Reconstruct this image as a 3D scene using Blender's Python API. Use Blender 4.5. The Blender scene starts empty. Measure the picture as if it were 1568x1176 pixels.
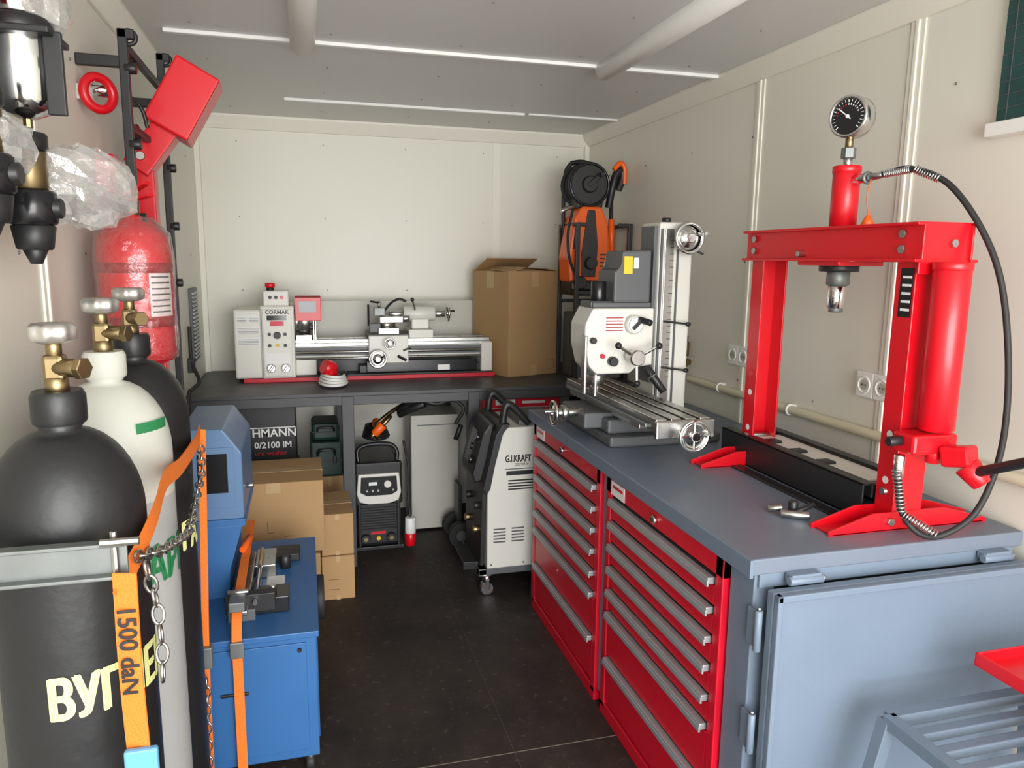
import bpy, bmesh, math, random
from mathutils import Vector, Matrix, Euler
random.seed(7)
V=Vector
XL,XR,YB,H=-.574,1.779,4.675,2.38
YF=-1.25
# ------------------------------------------------------------- materials
def mat(name,col,rough=.5,metal=0,bump=0,bscale=40,var=0,vscale=6,coat=0):
    m=bpy.data.materials.new(name); m.use_nodes=True
    nt=m.node_tree; b=nt.nodes['Principled BSDF']
    b.inputs['Base Color'].default_value=(*col,1); b.inputs['Roughness'].default_value=rough
    b.inputs['Metallic'].default_value=metal; b.inputs['Coat Weight'].default_value=coat
    tc=nt.nodes.new('ShaderNodeTexCoord')
    if var:
        n=nt.nodes.new('ShaderNodeTexNoise'); n.inputs['Scale'].default_value=vscale; n.inputs['Detail'].default_value=6
        nt.links.new(tc.outputs['Object'],n.inputs['Vector'])
        mx=nt.nodes.new('ShaderNodeMix'); mx.data_type='RGBA'
        mx.inputs['A'].default_value=(*[c*(1-var) for c in col],1); mx.inputs['B'].default_value=(*[min(1,c*(1+var)) for c in col],1)
        nt.links.new(n.outputs['Fac'],mx.inputs['Factor']); nt.links.new(mx.outputs['Result'],b.inputs['Base Color'])
        mr=nt.nodes.new('ShaderNodeMapRange'); mr.inputs['To Min'].default_value=max(.02,rough-.08); mr.inputs['To Max'].default_value=min(1,rough+.1)
        nt.links.new(n.outputs['Fac'],mr.inputs['Value']); nt.links.new(mr.outputs['Result'],b.inputs['Roughness'])
    if bump:
        n=nt.nodes.new('ShaderNodeTexNoise'); n.inputs['Scale'].default_value=bscale; n.inputs['Detail'].default_value=4
        nt.links.new(tc.outputs['Object'],n.inputs['Vector'])
        bp=nt.nodes.new('ShaderNodeBump'); bp.inputs['Strength'].default_value=bump; bp.inputs['Distance'].default_value=.01
        nt.links.new(n.outputs['Fac'],bp.inputs['Height']); nt.links.new(bp.outputs['Normal'],b.inputs['Normal'])
    return m
def film(name,tint,gl=.12,ds=.06):
    m=bpy.data.materials.new(name); m.use_nodes=True; nt=m.node_tree; nt.nodes.clear()
    N=nt.nodes.new; L=nt.links.new
    o=N('ShaderNodeOutputMaterial'); tr=N('ShaderNodeBsdfTransparent'); g=N('ShaderNodeBsdfGlossy'); d=N('ShaderNodeBsdfDiffuse')
    tr.inputs[0].default_value=(*tint,1); g.inputs['Roughness'].default_value=.12; d.inputs[0].default_value=(*tint,1)
    lw=N('ShaderNodeLayerWeight'); lw.inputs[0].default_value=.35; tc=N('ShaderNodeTexCoord'); n=N('ShaderNodeTexNoise'); n.inputs['Scale'].default_value=18; n.inputs['Detail'].default_value=5
    bp=N('ShaderNodeBump'); bp.inputs['Strength'].default_value=1; bp.inputs['Distance'].default_value=.02
    L(tc.outputs['Object'],n.inputs['Vector']); L(n.outputs['Fac'],bp.inputs['Height']); L(bp.outputs['Normal'],g.inputs['Normal']); L(bp.outputs['Normal'],lw.inputs['Normal'])
    mp=N('ShaderNodeMapRange'); mp.inputs['To Min'].default_value=gl; mp.inputs['To Max'].default_value=.75; L(lw.outputs['Facing'],mp.inputs['Value'])
    m1=N('ShaderNodeMixShader'); L(mp.outputs['Result'],m1.inputs[0]); L(tr.outputs[0],m1.inputs[1]); L(g.outputs[0],m1.inputs[2])
    m2=N('ShaderNodeMixShader'); m2.inputs[0].default_value=ds; L(m1.outputs[0],m2.inputs[1]); L(d.outputs[0],m2.inputs[2]); L(m2.outputs[0],o.inputs[0])
    return m
WALL=mat('wall_panel_cream',(.80,.785,.69),.42,var=.02,vscale=1.2)
CEIL=mat('ceiling_panel',(.68,.68,.665),.4,var=.03,vscale=1.5)
TRIM=mat('trim_white',(.86,.84,.74),.4)
PLAST=mat('white_plastic',(.88,.88,.85),.35)
RED=mat('red_gloss_paint',(.66,.003,.012),.33,coat=.15,var=.05)
REDD=mat('red_drawer_paint',(.60,.004,.022),.38,coat=.1,var=.04)
REDK=mat('dark_red_paint',(.35,.01,.012),.4)
BG=mat('bluegrey_paint',(.155,.20,.265),.38,var=.05,bump=.05,bscale=150)
BGT=mat('bluegrey_top',(.15,.18,.23),.40,var=.06,bump=.05,bscale=150)
BLUE=mat('blue_paint',(.028,.125,.33),.42,var=.06)
BLUED=mat('blue_paint_grey',(.10,.19,.34),.35,var=.06)
BLK=mat('black_paint',(.014,.014,.015),.42,var=.1)
BLKG=mat('black_gloss',(.01,.01,.012),.22)
RUB=mat('black_rubber',(.018,.018,.018),.6)
CYLK=mat('black_cylinder_paint',(.014,.0145,.0155),.42,var=.35,vscale=5,bump=.15,bscale=25)
CYLW=mat('white_cylinder_paint',(.56,.56,.50),.5,var=.08,bump=.15,bscale=25)
CYLG=mat('grey_cylinder_paint',(.40,.40,.39),.5,var=.08,bump=.15,bscale=25)
GREEN=mat('green_paint',(.02,.20,.07),.5)
STEN=mat('cream_stencil',(.80,.80,.33),.6,var=.12,vscale=60)
GRY=mat('grey_machine',(.10,.105,.11),.45,var=.05)
LGT=mat('light_machine_paint',(.70,.69,.63),.35,var=.03)
BEI=mat('beige_panel',(.50,.49,.43),.45,var=.04)
STEEL=mat('steel',(.52,.52,.50),.28,metal=1,var=.1,vscale=20)
CHR=mat('chrome',(.75,.75,.74),.12,metal=1)
ALU=mat('aluminium_grey',(.44,.46,.48),.4,metal=.5)
GALV=mat('galvanised',(.20,.215,.21),.45,metal=.6,var=.2,vscale=30)
BRASS=mat('brass',(.30,.225,.12),.38,metal=1,var=.25,vscale=30)
CARD=mat('cardboard',(.42,.26,.12),.8,var=.08,vscale=5,bump=.1,bscale=60)
CARDT=mat('packing_tape',(.48,.33,.17),.3)
CARDD=mat('cardboard_print',(.12,.07,.03),.8)
ORG=mat('orange_plastic',(.90,.13,.01),.35)
STRP=mat('orange_webbing',(.88,.20,.02),.7,bump=.3,bscale=300)
TBL=mat('back_bench_dark',(.05,.052,.057),.45,var=.1)
DRK=mat('dark_gap',(.006,.006,.006),.8)
WHT=mat('label_white',(.8,.8,.78),.5)
YEL=mat('label_yellow',(.8,.55,.03),.5)
GCASE=mat('green_case',(.008,.032,.025),.5)
SCR=mat('screen_dark',(.01,.02,.02),.1)
TEAL=mat('teal_board',(.02,.07,.065),.15,var=.3,vscale=8)
PWHITE=mat('cream_conduit',(.70,.66,.48),.5)
FILM=film('plastic_film',(.95,.94,.92),.22,.20)
PINK=film('extinguisher_film',(1,.93,.93),.06,.03)
ALUW=mat('valve_handwheel_metal',(.60,.58,.54),.35,metal=.8)
LBLUE=mat('buckle_light_blue',(.12,.35,.62),.4)
def floor_mat():
    m=bpy.data.materials.new('black_film_plywood'); m.use_nodes=True; nt=m.node_tree; b=nt.nodes['Principled BSDF']
    tc=nt.nodes.new('ShaderNodeTexCoord')
    n=nt.nodes.new('ShaderNodeTexNoise'); n.inputs['Scale'].default_value=3.5; n.inputs['Detail'].default_value=10; n.inputs['Roughness'].default_value=.7
    nt.links.new(tc.outputs['Object'],n.inputs['Vector'])
    r=nt.nodes.new('ShaderNodeValToRGB'); r.color_ramp.elements[0].position=.35; r.color_ramp.elements[0].color=(.011,.008,.007,1)
    r.color_ramp.elements[1].position=.75; r.color_ramp.elements[1].color=(.048,.036,.030,1)
    nt.links.new(n.outputs['Fac'],r.inputs['Fac'])
    v=nt.nodes.new('ShaderNodeTexNoise'); v.inputs['Scale'].default_value=38; v.inputs['Detail'].default_value=4
    nt.links.new(tc.outputs['Object'],v.inputs['Vector'])
    r2=nt.nodes.new('ShaderNodeValToRGB'); r2.color_ramp.elements[0].position=.63; r2.color_ramp.elements[0].color=(0,0,0,1); r2.color_ramp.elements[1].position=.74; r2.color_ramp.elements[1].color=(.55,.55,.55,1)
    nt.links.new(v.outputs['Fac'],r2.inputs['Fac'])
    mx=nt.nodes.new('ShaderNodeMix'); mx.data_type='RGBA'; mx.inputs['B'].default_value=(.16,.13,.10,1)
    nt.links.new(r2.outputs['Color'],mx.inputs['Factor']); nt.links.new(r.outputs['Color'],mx.inputs['A'])
    nt.links.new(mx.outputs['Result'],b.inputs['Base Color'])
    b.inputs['Roughness'].default_value=.6
    w=nt.nodes.new('ShaderNodeTexNoise'); w.inputs['Scale'].default_value=200
    nt.links.new(tc.outputs['Object'],w.inputs['Vector'])
    bp=nt.nodes.new('ShaderNodeBump'); bp.inputs['Strength'].default_value=.4; bp.inputs['Distance'].default_value=.004
    nt.links.new(w.outputs['Fac'],bp.inputs['Height']); nt.links.new(bp.outputs['Normal'],b.inputs['Normal'])
    return m
FLOOR=floor_mat()
# ------------------------------------------------------------- builder
def frame(ax):
    ax=V(ax).normalized(); up=V((0,0,1)) if abs(ax.z)<.9 else V((1,0,0))
    x=up.cross(ax).normalized(); y=ax.cross(x)
    return x,y,ax
def spline(pts,sub):
    o=[];P=[pts[0]*2-pts[1]]+pts+[pts[-1]*2-pts[-2]]
    for i in range(1,len(P)-2):
        a,b,c,d=P[i-1:i+3]
        for k in range(sub):
            t=k/sub; o.append(.5*((2*b)+(c-a)*t+(2*a-5*b+4*c-d)*t*t+(3*b-a-3*c+d)*t**3))
    o.append(pts[-1]); return o
class B:
    def __init__(s,name): s.name=name; s.bm=bmesh.new(); s.ms=[]
    def mi(s,m):
        if m not in s.ms: s.ms.append(m)
        return s.ms.index(m)
    def mesh(s,vs,fs,m,smooth=False,bev=0,seg=2):
        k=s.mi(m); bv=[s.bm.verts.new(v) for v in vs]; out=[]
        for f in fs:
            try: q=s.bm.faces.new([bv[i] for i in f])
            except ValueError: continue
            q.material_index=k; q.smooth=smooth; out.append(q)
        if bev:
            es=list({e for f in out for e in f.edges})
            try: bmesh.ops.bevel(s.bm,geom=es,offset=bev,segments=seg,affect='EDGES',profile=.5,clamp_overlap=True,material=k)
            except Exception: pass
        return out
    def box(s,c,d,m,rz=0,rot=None,bev=.003):
        c=V(c); M=rot if rot is not None else Matrix.Rotation(rz,3,'Z')
        vs=[c+M@V((x*d[0]/2,y*d[1]/2,z*d[2]/2)) for x in(-1,1) for y in(-1,1) for z in(-1,1)]
        fs=[(0,1,3,2),(4,6,7,5),(0,4,5,1),(2,3,7,6),(0,2,6,4),(1,5,7,3)]
        s.mesh(vs,fs,m,bev=min(bev,min(d)*.3) if bev else 0)
    def bb(s,x0,x1,y0,y1,z0,z1,m,bev=.003): s.box(((x0+x1)/2,(y0+y1)/2,(z0+z1)/2),(abs(x1-x0),abs(y1-y0),abs(z1-z0)),m,bev=bev)
    def bar(s,p,q,w,h,m,bev=.002,ref=(0,0,1)):
        p,q=V(p),V(q); z=(q-p).normalized(); r=V(ref)
        if abs(z.dot(r))>.98: r=V((1,0,0))
        x=r.cross(z).normalized(); y=z.cross(x)
        M=Matrix((x,y,z)).transposed(); s.box((p+q)/2,(w,h,(q-p).length),m,rot=M,bev=bev)
    def rev(s,o,ax,prof,m,n=28,smooth=True):
        o=V(o); x,y,z=frame(ax); vs=[];fs=[]
        for r,h in prof:
            for i in range(n):
                a=2*math.pi*i/n; vs.append(o+z*h+(x*math.cos(a)+y*math.sin(a))*max(r,1e-4))
        for j in range(len(prof)-1):
            for i in range(n):
                fs.append((j*n+i,j*n+(i+1)%n,(j+1)*n+(i+1)%n,(j+1)*n+i))
        s.mesh(vs,fs,m,smooth=smooth)
        s.mesh(vs[:n][::-1],[tuple(range(n))],m); s.mesh(vs[-n:],[tuple(range(n))],m)
    def cyl(s,p,q,r,m,r2=None,n=24,bev=.12):
        p,q=V(p),V(q); L=(q-p).length; r2=r if r2 is None else r2; b=min(r,r2,L)*bev
        s.rev(p,q-p,[(r-b,0),(r,b),(r2,L-b),(r2-b,L)] if b>1e-5 else [(r,0),(r2,L)],m,n=n,smooth=n>8)
    def tube(s,pts,r,m,n=8,sub=6):
        pts=[V(p) for p in pts]
        if sub>1 and len(pts)>2: pts=spline(pts,sub)
        vs=[];fs=[]; px=None
        for i,p in enumerate(pts):
            t=(pts[min(i+1,len(pts)-1)]-pts[max(i-1,0)]).normalized()
            if px is None: px,_,_=frame(t)
            px=(px-t*px.dot(t)).normalized(); py=t.cross(px)
            for k in range(n):
                a=2*math.pi*k/n; vs.append(p+(px*math.cos(a)+py*math.sin(a))*r)
        for i in range(len(pts)-1):
            for k in range(n): fs.append((i*n+k,i*n+(k+1)%n,(i+1)*n+(k+1)%n,(i+1)*n+k))
        s.mesh(vs,fs,m,smooth=True); s.mesh(vs[:n][::-1],[tuple(range(n))],m); s.mesh(vs[-n:],[tuple(range(n))],m)
    def ribbon(s,pts,wd,w,th,m,sub=5):
        pts=[V(p) for p in pts]
        if sub>1 and len(pts)>2: pts=spline(pts,sub)
        vs=[];fs=[]
        for i,p in enumerate(pts):
            t=(pts[min(i+1,len(pts)-1)]-pts[max(i-1,0)]).normalized()
            W=V(wd); W=(W-t*W.dot(t)).normalized(); N=t.cross(W)
            for a,b in((-1,-1),(1,-1),(1,1),(-1,1)): vs.append(p+W*w/2*a+N*th/2*b)
        for i in range(len(pts)-1):
            for k in range(4): fs.append((i*4+k,i*4+(k+1)%4,(i+1)*4+(k+1)%4,(i+1)*4+k))
        fs+= [(3,2,1,0),tuple(len(vs)-4+k for k in range(4))]
        s.mesh(vs,fs,m)
    def prism(s,poly,fn,a0,a1,m,bev=.003):
        n=len(poly); vs=[V(fn(p,a0)) for p in poly]+[V(fn(p,a1)) for p in poly]
        fs=[tuple(range(n))[::-1],tuple(range(n,2*n))]+[(i,(i+1)%n,n+(i+1)%n,n+i) for i in range(n)]
        s.mesh(vs,fs,m,bev=bev)
    def torus(s,c,ax,R,r,m,n=28,k=8,sc=(1,1)):
        c=V(c);x,y,z=frame(ax);vs=[];fs=[]
        for i in range(n):
            a=2*math.pi*i/n; d=x*math.cos(a)*sc[0]+y*math.sin(a)*sc[1]; dn=d.normalized()
            for j in range(k):
                b=2*math.pi*j/k; vs.append(c+d*R+dn*math.cos(b)*r+z*math.sin(b)*r)
        for i in range(n):
            for j in range(k): fs.append((i*k+j,((i+1)%n)*k+j,((i+1)%n)*k+(j+1)%k,i*k+(j+1)%k))
        s.mesh(vs,fs,m,smooth=True)
    def ball(s,c,d,m,n=20,k=12,noise=0,rot=None):
        c=V(c);vs=[];fs=[]; M=rot or Matrix.Identity(3)
        for j in range(k+1):
            t=math.pi*j/k
            for i in range(n):
                a=2*math.pi*i/n; q=1+(random.uniform(-noise,noise) if noise else 0)
                vs.append(c+M@V((d[0]*math.sin(t)*math.cos(a)*q,d[1]*math.sin(t)*math.sin(a)*q,d[2]*math.cos(t)*q)))
        for j in range(k):
            for i in range(n): fs.append((j*n+i,(j+1)*n+i,(j+1)*n+(i+1)%n,j*n+(i+1)%n))
        s.mesh(vs,fs,m,smooth=not noise)
    def wheel(s,c,ax,R,m,rim=.12,spokes=3,dish=True,hub=.28,knob=None):
        c=V(c);x,y,z=frame(ax)
        s.torus(c,ax,R*(1-rim),R*rim,m)
        s.cyl(c-z*R*.25,c+z*R*.3,R*hub,m)
        if dish: s.rev(c-z*R*.12,z,[(R*.85,0),(R*.85,R*.06),(R*.2,R*.25)],m)
        else:
            for i in range(spokes):
                a=2*math.pi*i/spokes; s.cyl(c,c+(x*math.cos(a)+y*math.sin(a))*R*.9,R*.09,m,n=8)
        kk=c+(x*.7+y*.3)*R*.85
        s.cyl(kk,kk+z*R*.9,R*.12,knob or m,n=12)
    def text(s,t,m,o,xd,yd,size,wrap=None,ext=.0006,align='LEFT',bold=0,cx=1):
        cu=bpy.data.curves.new('t','FONT'); cu.body=t; cu.size=size; cu.align_x=align; cu.extrude=ext if not wrap else 0; cu.resolution_u=3; cu.offset=bold
        ob=bpy.data.objects.new('t',cu); bpy.context.scene.collection.objects.link(ob)
        bpy.context.view_layer.update()
        me=bpy.data.meshes.new_from_object(ob.evaluated_get(bpy.context.evaluated_depsgraph_get()))
        for v in me.vertices: v.co.x*=cx
        bpy.data.objects.remove(ob)
        if wrap:
            tb=bmesh.new(); tb.from_mesh(me)
            mn=min(v.co.x for v in tb.verts); mx=max(v.co.x for v in tb.verts); xx=mn
            while xx<mx:
                bmesh.ops.bisect_plane(tb,geom=tb.verts[:]+tb.edges[:]+tb.faces[:],plane_co=(xx,0,0),plane_no=(1,0,0)); xx+=wrap[1]*.08
            c,r,a0=wrap
            vs=[V((c[0]+r*math.cos(a0+v.co.x/r),c[1]+r*math.sin(a0+v.co.x/r),c[2]+v.co.y)) for v in tb.verts]
            tb.verts.index_update(); fs=[tuple(v.index for v in f.verts) for f in tb.faces]
            tb.free()
        else:
            o,xd,yd=V(o),V(xd).normalized(),V(yd).normalized(); zd=xd.cross(yd)
            vs=[o+xd*v.co.x+yd*v.co.y+zd*v.co.z for v in me.vertices]; fs=[tuple(p.vertices) for p in me.polygons]
        s.mesh(vs,fs,m); bpy.data.meshes.remove(me)
    def done(s,fixn=True):
        if fixn: bmesh.ops.recalc_face_normals(s.bm,faces=s.bm.faces[:])
        me=bpy.data.meshes.new(s.name)
        mn=V((1e9,)*3);mx=V((-1e9,)*3)
        for v in s.bm.verts:
            for i in range(3): mn[i]=min(mn[i],v.co[i]); mx[i]=max(mx[i],v.co[i])
        c=V(((mn.x+mx.x)/2,(mn.y+mx.y)/2,mn.z))
        bmesh.ops.translate(s.bm,verts=s.bm.verts[:],vec=-c)
        s.bm.to_mesh(me); s.bm.free()
        for m in s.ms: me.materials.append(m)
        ob=bpy.data.objects.new(s.name,me); ob.location=c; bpy.context.scene.collection.objects.link(ob)
        return ob
XZ=lambda p,a:(p[0],a,p[1])
YZ=lambda p,a:(a,p[0],p[1])
# ============================================================= ROOM
b=B('floor'); b.bb(XL-.1,XR+.1,YF,YB+.1,-.06,0,FLOOR,bev=0); b.done()
b=B('ceiling'); b.bb(XL-.1,XR+.1,YF,YB+.1,H,H+.06,CEIL,bev=0); b.done()
b=B('wall_back'); b.bb(XL-.1,XR+.1,YB,YB+.08,0,H,WALL,bev=0); b.done()
b=B('wall_left'); b.bb(XL-.08,XL,YF,YB,0,H,WALL,bev=0); b.done()
b=B('wall_right'); b.bb(XR,XR+.08,YF,YB,0,H,WALL,bev=0); b.done()
b=B('ground'); b.bb(-14,14,-22,YF-.02,-.4,-.3,mat('concrete_yard',(.42,.39,.34),.9,var=.1,vscale=2),bev=0); b.done()
b=B('trim_1')
b.prism([(XR-.012,H-.07),(XR,H-.07),(XR,H),(XR-.06,H),(XR-.06,H-.012)],XZ,YF,YB,TRIM,bev=.002)
b.prism([(XL+.012,H-.07),(XL,H-.07),(XL,H),(XL+.05,H),(XL+.05,H-.012)],XZ,YF,YB,TRIM,bev=.002)
b.prism([(YB-.012,H-.075),(YB,H-.075),(YB,H),(YB-.05,H),(YB-.05,H-.012)],YZ,XL,XR,TRIM,bev=.002)
b.bb(XL,XL+.03,YB-.03,YB,0,H,TRIM); b.bb(XR-.03,XR,YB-.03,YB,0,H,TRIM)
b.done()
b=B('trim_2')
for y in (2.759,1.956,1.1): b.bb(XR-.006,XR,y-.028,y+.028,0,H-.06,TRIM); b.bb(XR-.011,XR,y-.008,y+.008,0,H-.06,TRIM)
for y in (1.95,2.95): b.bb(XL,XL+.006,y-.028,y+.028,0,H-.06,TRIM); b.bb(XL,XL+.011,y-.008,y+.008,0,H-.06,TRIM)
b.bb(1.15,1.20,YB-.006,YB,0,H-.06,TRIM)
b.done()
b=B('trim_3')
b.bb(-.45,XR-.03,2.995,3.02,H-.014,H,PLAST); b.bb(-.07,1.18,4.07,4.095,H-.014,H,PLAST); b.bb(1.2,XR-.03,4.07,4.095,H-.010,H,PLAST)
b.done()
b=B('trim_4')
def scr(c,ax): b.rev(V(c),ax,[(.004,0),(.004,.0015),(.0025,.003)],GALV,n=8)
for i in range(5):
    for j in range(4): scr((-.35+i*.48,YB-.001,.98+j*.42),(0,-1,0))
for i in range(7):
    for j in range(3): scr((XR-.001,1.3+i*.5,1.1+j*.5),(-1,0,0)); scr((XL+.001,1.3+i*.5,1.1+j*.5),(1,0,0))
for i in range(5):
    for j in range(6): scr((-.35+i*.47,1.9+j*.5,H-.001),(0,0,-1))
b.done()
for i,x in enumerate((.02,1.21)):
    b=B('ceiling_tube_lamp')
    b.rev((x,3.03,H-.012),(0,-1,0),[(.03,0),(.045,.02),(.045,1.2),(.03,1.22)],PLAST,n=20)
    b.bb(x-.03,x+.03,1.83,3.02,H-.022,H-.001,PLAST); b.done()
# ============================================================= WORKBENCH (right)
xb=.987; ZB=.925; y0,y1=1.42,3.20
b=B('workbench')
b.bb(xb-.02,1.765,y0,y1,ZB-.04,ZB,BGT,bev=.004)
b.bb(xb-.022,xb-.012,y0-.002,y1,ZB-.045,ZB-.001,BG,bev=.002)
for (x,y) in ((xb+.03,y0+.065),(xb+.03,y1-.03),(1.72,y0+.06),(1.72,y1-.03)):
    b.box((x,y,(ZB-.04)/2),(.055,.055 if y>2 else .10,ZB-.04),BG)
b.bb(1.70,1.73,y0+.05,y1,.03,ZB-.05,BG)
b.bb(xb+.01,1.7,y1-.02,y1-.005,.03,ZB-.05,BG)
b.bb(xb+.02,1.74,y0+.03,y0+.05,.05,ZB-.06,DRK)
b.bb(xb+.01,1.74,y0+.005,y0+.05,ZB-.075,ZB-.04,BG)
b.bb(xb+.0,1.74,2.295,2.345,.05,ZB-.05,BG)
b.bb(xb+.012,1.76,1.37,1.398,.045,.862,BG,bev=.005)
b.bb(xb+.012,xb+.026,1.352,1.37,.045,.862,BG,bev=.003)
b.bb(xb+.012,1.76,1.352,1.37,.845,.862,BG,bev=.003)
for x in (1.10,1.66):
    b.cyl((x-.045,1.398,.874),(x+.045,1.398,.874),.011,BG,n=12); b.bb(x-.04,x+.04,1.392,1.422,.868,.889,BG)
    b.cyl((x+.045,1.398,.874),(x+.052,1.398,.874),.007,STEEL,n=10)
for z in (.76,.50):
    b.cyl((xb-.004,1.40,z-.05),(xb-.004,1.40,z+.05),.009,BG,n=12); b.cyl((xb-.004,1.40,z+.05),(xb-.004,1.40,z+.058),.006,STEEL,n=10)
    b.bb(xb-.008,xb+.002,1.40,1.44,z-.045,z+.045,BG)
b.done()
def chest(ya,yb_):
    b=B('drawer_cabinet')
    b.bb(xb+.006,1.66,ya,yb_,.03,.878,REDD,bev=.004)
    b.bb(xb-.012,xb+.012,ya,ya+.035,.03,.878,REDD,bev=.003); b.bb(xb-.012,xb+.012,yb_-.035,yb_,.03,.878,REDD,bev=.003)
    b.bb(xb-.012,xb+.012,ya,yb_,.822,.878,REDD,bev=.003); b.bb(xb-.012,xb+.012,ya,yb_,.0,.05,REDD,bev=.003)
    hz=[.808,.728,.648,.568,.484,.402,.232,.055]
    for i in range(7):
        t,bo=hz[i],hz[i+1]+.008
        b.bb(xb-.004,xb+.006,ya+.037,yb_-.037,bo-.006,t+.006,DRK,bev=0)
        b.bb(xb-.010,xb+.004,ya+.040,yb_-.040,bo,t-.020,REDD,bev=.003)
        b.bb(xb-.026,xb-.004,ya+.045,yb_-.045,t-.018,t+.001,ALU,bev=.003)
        b.bb(xb-.028,xb-.022,ya+.045,yb_-.045,t-.024,t-.008,ALU,bev=.002)
    b.cyl((xb-.011,(ya+yb_)/2,.848),(xb-.024,(ya+yb_)/2,.848),.013,CHR,n=16); b.bb(xb-.028,xb-.022,(ya+yb_)/2-.002,(ya+yb_)/2+.002,.842,.854,DRK,bev=0)
    b.bb(xb-.0145,xb-.0125,yb_-.15,yb_-.045,.825,.872,WHT,bev=0)
    b.bb(xb-.0155,xb-.0143,yb_-.14,yb_-.06,.85,.86,REDD,bev=0)
    return b.done()
chest(1.545,2.292); chest(2.35,3.14)
# ============================================================= SHOP PRESS
b=B('hydraulic_press'); zx=ZB; px=1.49; pa,pb=1.54,2.17
for y in (pa,pb):
    f=[(px-.25,zx),(px+.24,zx),(px+.24,zx+.012),(px+.10,zx+.05),(px-.12,zx+.05),(px-.25,zx+.012)]
    for dy in(-.036,.030): b.prism(f,XZ,y+dy,y+dy+.006,RED,bev=.001)
    b.bb(px-.24,px+.23,y-.036,y+.036,zx,zx+.006,RED)
    for x in(-.07,-.02,.2): b.cyl((px+x,y-.045,zx+.025),(px+x,y-.036,zx+.025),.011,STEEL,n=6)
    s=-1 if y==pa else 1
    w0,w1=px-.062,px+.028
    b.bb(w0,w1,y+s*.030-.003,y+s*.030+.003,zx+.006,1.70,RED)
    for x in(w0+.003,w1-.003): b.bb(x-.003,x+.003,y-.03,y+.03,zx+.006,1.70,RED,bev=.001)
    for z in(1.05,1.17): b.cyl((w0,y,z),(w0-.0006,y,z),.010,WHT,n=16)
    b.cyl((w0-.008,y,1.02),(w1+.008,y,1.02),.010,STEEL,n=12)
for x,s in((px-.072,-1),(px+.072,1)):
    b.bb(x-.003,x+.003,pa-.06,pb+.05,1.61,1.695,RED)
    b.bb(min(x,x+s*.022),max(x,x+s*.022),pa-.06,pb+.05,1.691,1.699,RED); b.bb(min(x,x+s*.022),max(x,x+s*.022),pa-.06,pb+.05,1.604,1.612,RED)
b.bb(px-.074,px+.074,pa-.04,pb+.04,1.694,1.700,RED)
b.bb(px-.074,px+.074,pa-.052,pa-.046,1.575,1.70,RED)
for y in(pa,pb):
    for z in(1.635,1.672): b.cyl((px-.085,y,z),(px-.075,y,z),.012,STEEL,n=6)
for z in (1.595,1.65): b.cyl((px+.02,pa-.06,z),(px+.02,pa-.052,z),.011,STEEL,n=6)
b.cyl((px-.075,1.92,1.625),(px-.10,1.92,1.625),.009,STEEL,n=8)
cy=1.86
b.bb(px-.075,px+.075,cy-.09,cy+.09,1.592,1.606,RED)
b.cyl((px,cy,1.70),(px,cy,1.865),.037,RED); b.cyl((px,cy,1.85),(px,cy,1.87),.039,RED)
b.cyl((px,cy,1.575),(px,cy,1.597),.055,BLK); b.cyl((px,cy,1.535),(px,cy,1.58),.032,GALV); b.cyl((px,cy,1.47),(px,cy,1.54),.025,CHR)
b.cyl((px,cy,1.458),(px,cy,1.475),.020,GALV)
b.cyl((px,cy,1.865),(px,cy,1.895),.012,STEEL); b.cyl((px,cy,1.89),(px,cy,1.92),.02,GALV,n=6); b.cyl((px,cy,1.92),(px,cy,1.95),.011,BRASS)
g=V((px,cy,2.003)); gn=V((-.93,-.36,0)).normalized()
b.cyl(g-gn*.030,g+gn*.018,.057,CHR,n=36,bev=.08); b.torus(g+gn*.018,gn,.053,.005,CHR)
b.cyl(g+gn*.0175,g+gn*.019,.050,BLKG,n=36,bev=0); gx,gy,_=frame(gn)
for i in range(21):
    a=math.radians(-45+i*13.5); d=gx*math.cos(a)+gy*math.sin(a)
    b.bar(g+gn*.0195+d*.038,g+gn*.0195+d*.046,.0012 if i%5 else .0024,.0006,WHT,bev=0,ref=gn)
    if 4<i<17: b.bar(g+gn*.0195+d*.030,g+gn*.0195+d*.034,.003,.0006,REDD if i>10 else WHT,bev=0,ref=gn)
d=(gx*-.6+gy*.5).normalized(); b.bar(g+gn*.021-d*.012,g+gn*.021+d*.036,.003,.0008,WHT,bev=0,ref=gn); b.cyl(g+gn*.019,g+gn*.023,.005,WHT,n=12)
b.cyl((px,cy-.035,1.83),(px+.0,cy-.085,1.83),.013,CHR,n=12); b.torus((px,cy-.085,1.83),(0,1,0),.013,.005,GALV)
b.cyl((px,cy-.08,1.83),(px+.01,cy-.13,1.835),.010,STEEL,n=12)
hp=[(px+.01,cy-.13,1.835),(px+.02,1.64,1.84),(px+.05,1.53,1.78),(px+.09,1.43,1.61),(px+.115,1.39,1.40),(px+.11,1.37,1.18),(px+.06,1.37,1.02),(px-.02,1.385,.955),(px-.06,1.42,.95),(px-.09,1.45,1.0),(px-.10,1.46,1.08)]
b.tube(hp,.0075,RUB,n=10,sub=8)
def coil(p,q,r,m,t=9):
    p,q=V(p),V(q)
    for i in range(t): b.torus(p.lerp(q,i/(t-1)),q-p,r,.0022,m,n=14,k=6)
coil((px+.012,cy-.14,1.836),(px+.02,1.645,1.84),.0095,CHR,14); coil((px+.025,1.63,1.837),(px+.04,1.57,1.81),.0095,CHR,10)
coil((px-.105,1.46,1.10),(px-.09,1.45,1.0),.010,STEEL,12)
b.cyl((px-.10,1.46,1.08),(px-.10,1.46,1.14),.013,CHR,n=10); coil((px-.085,1.445,.99),(px-.035,1.395,.953),.010,STEEL,12)
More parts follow.
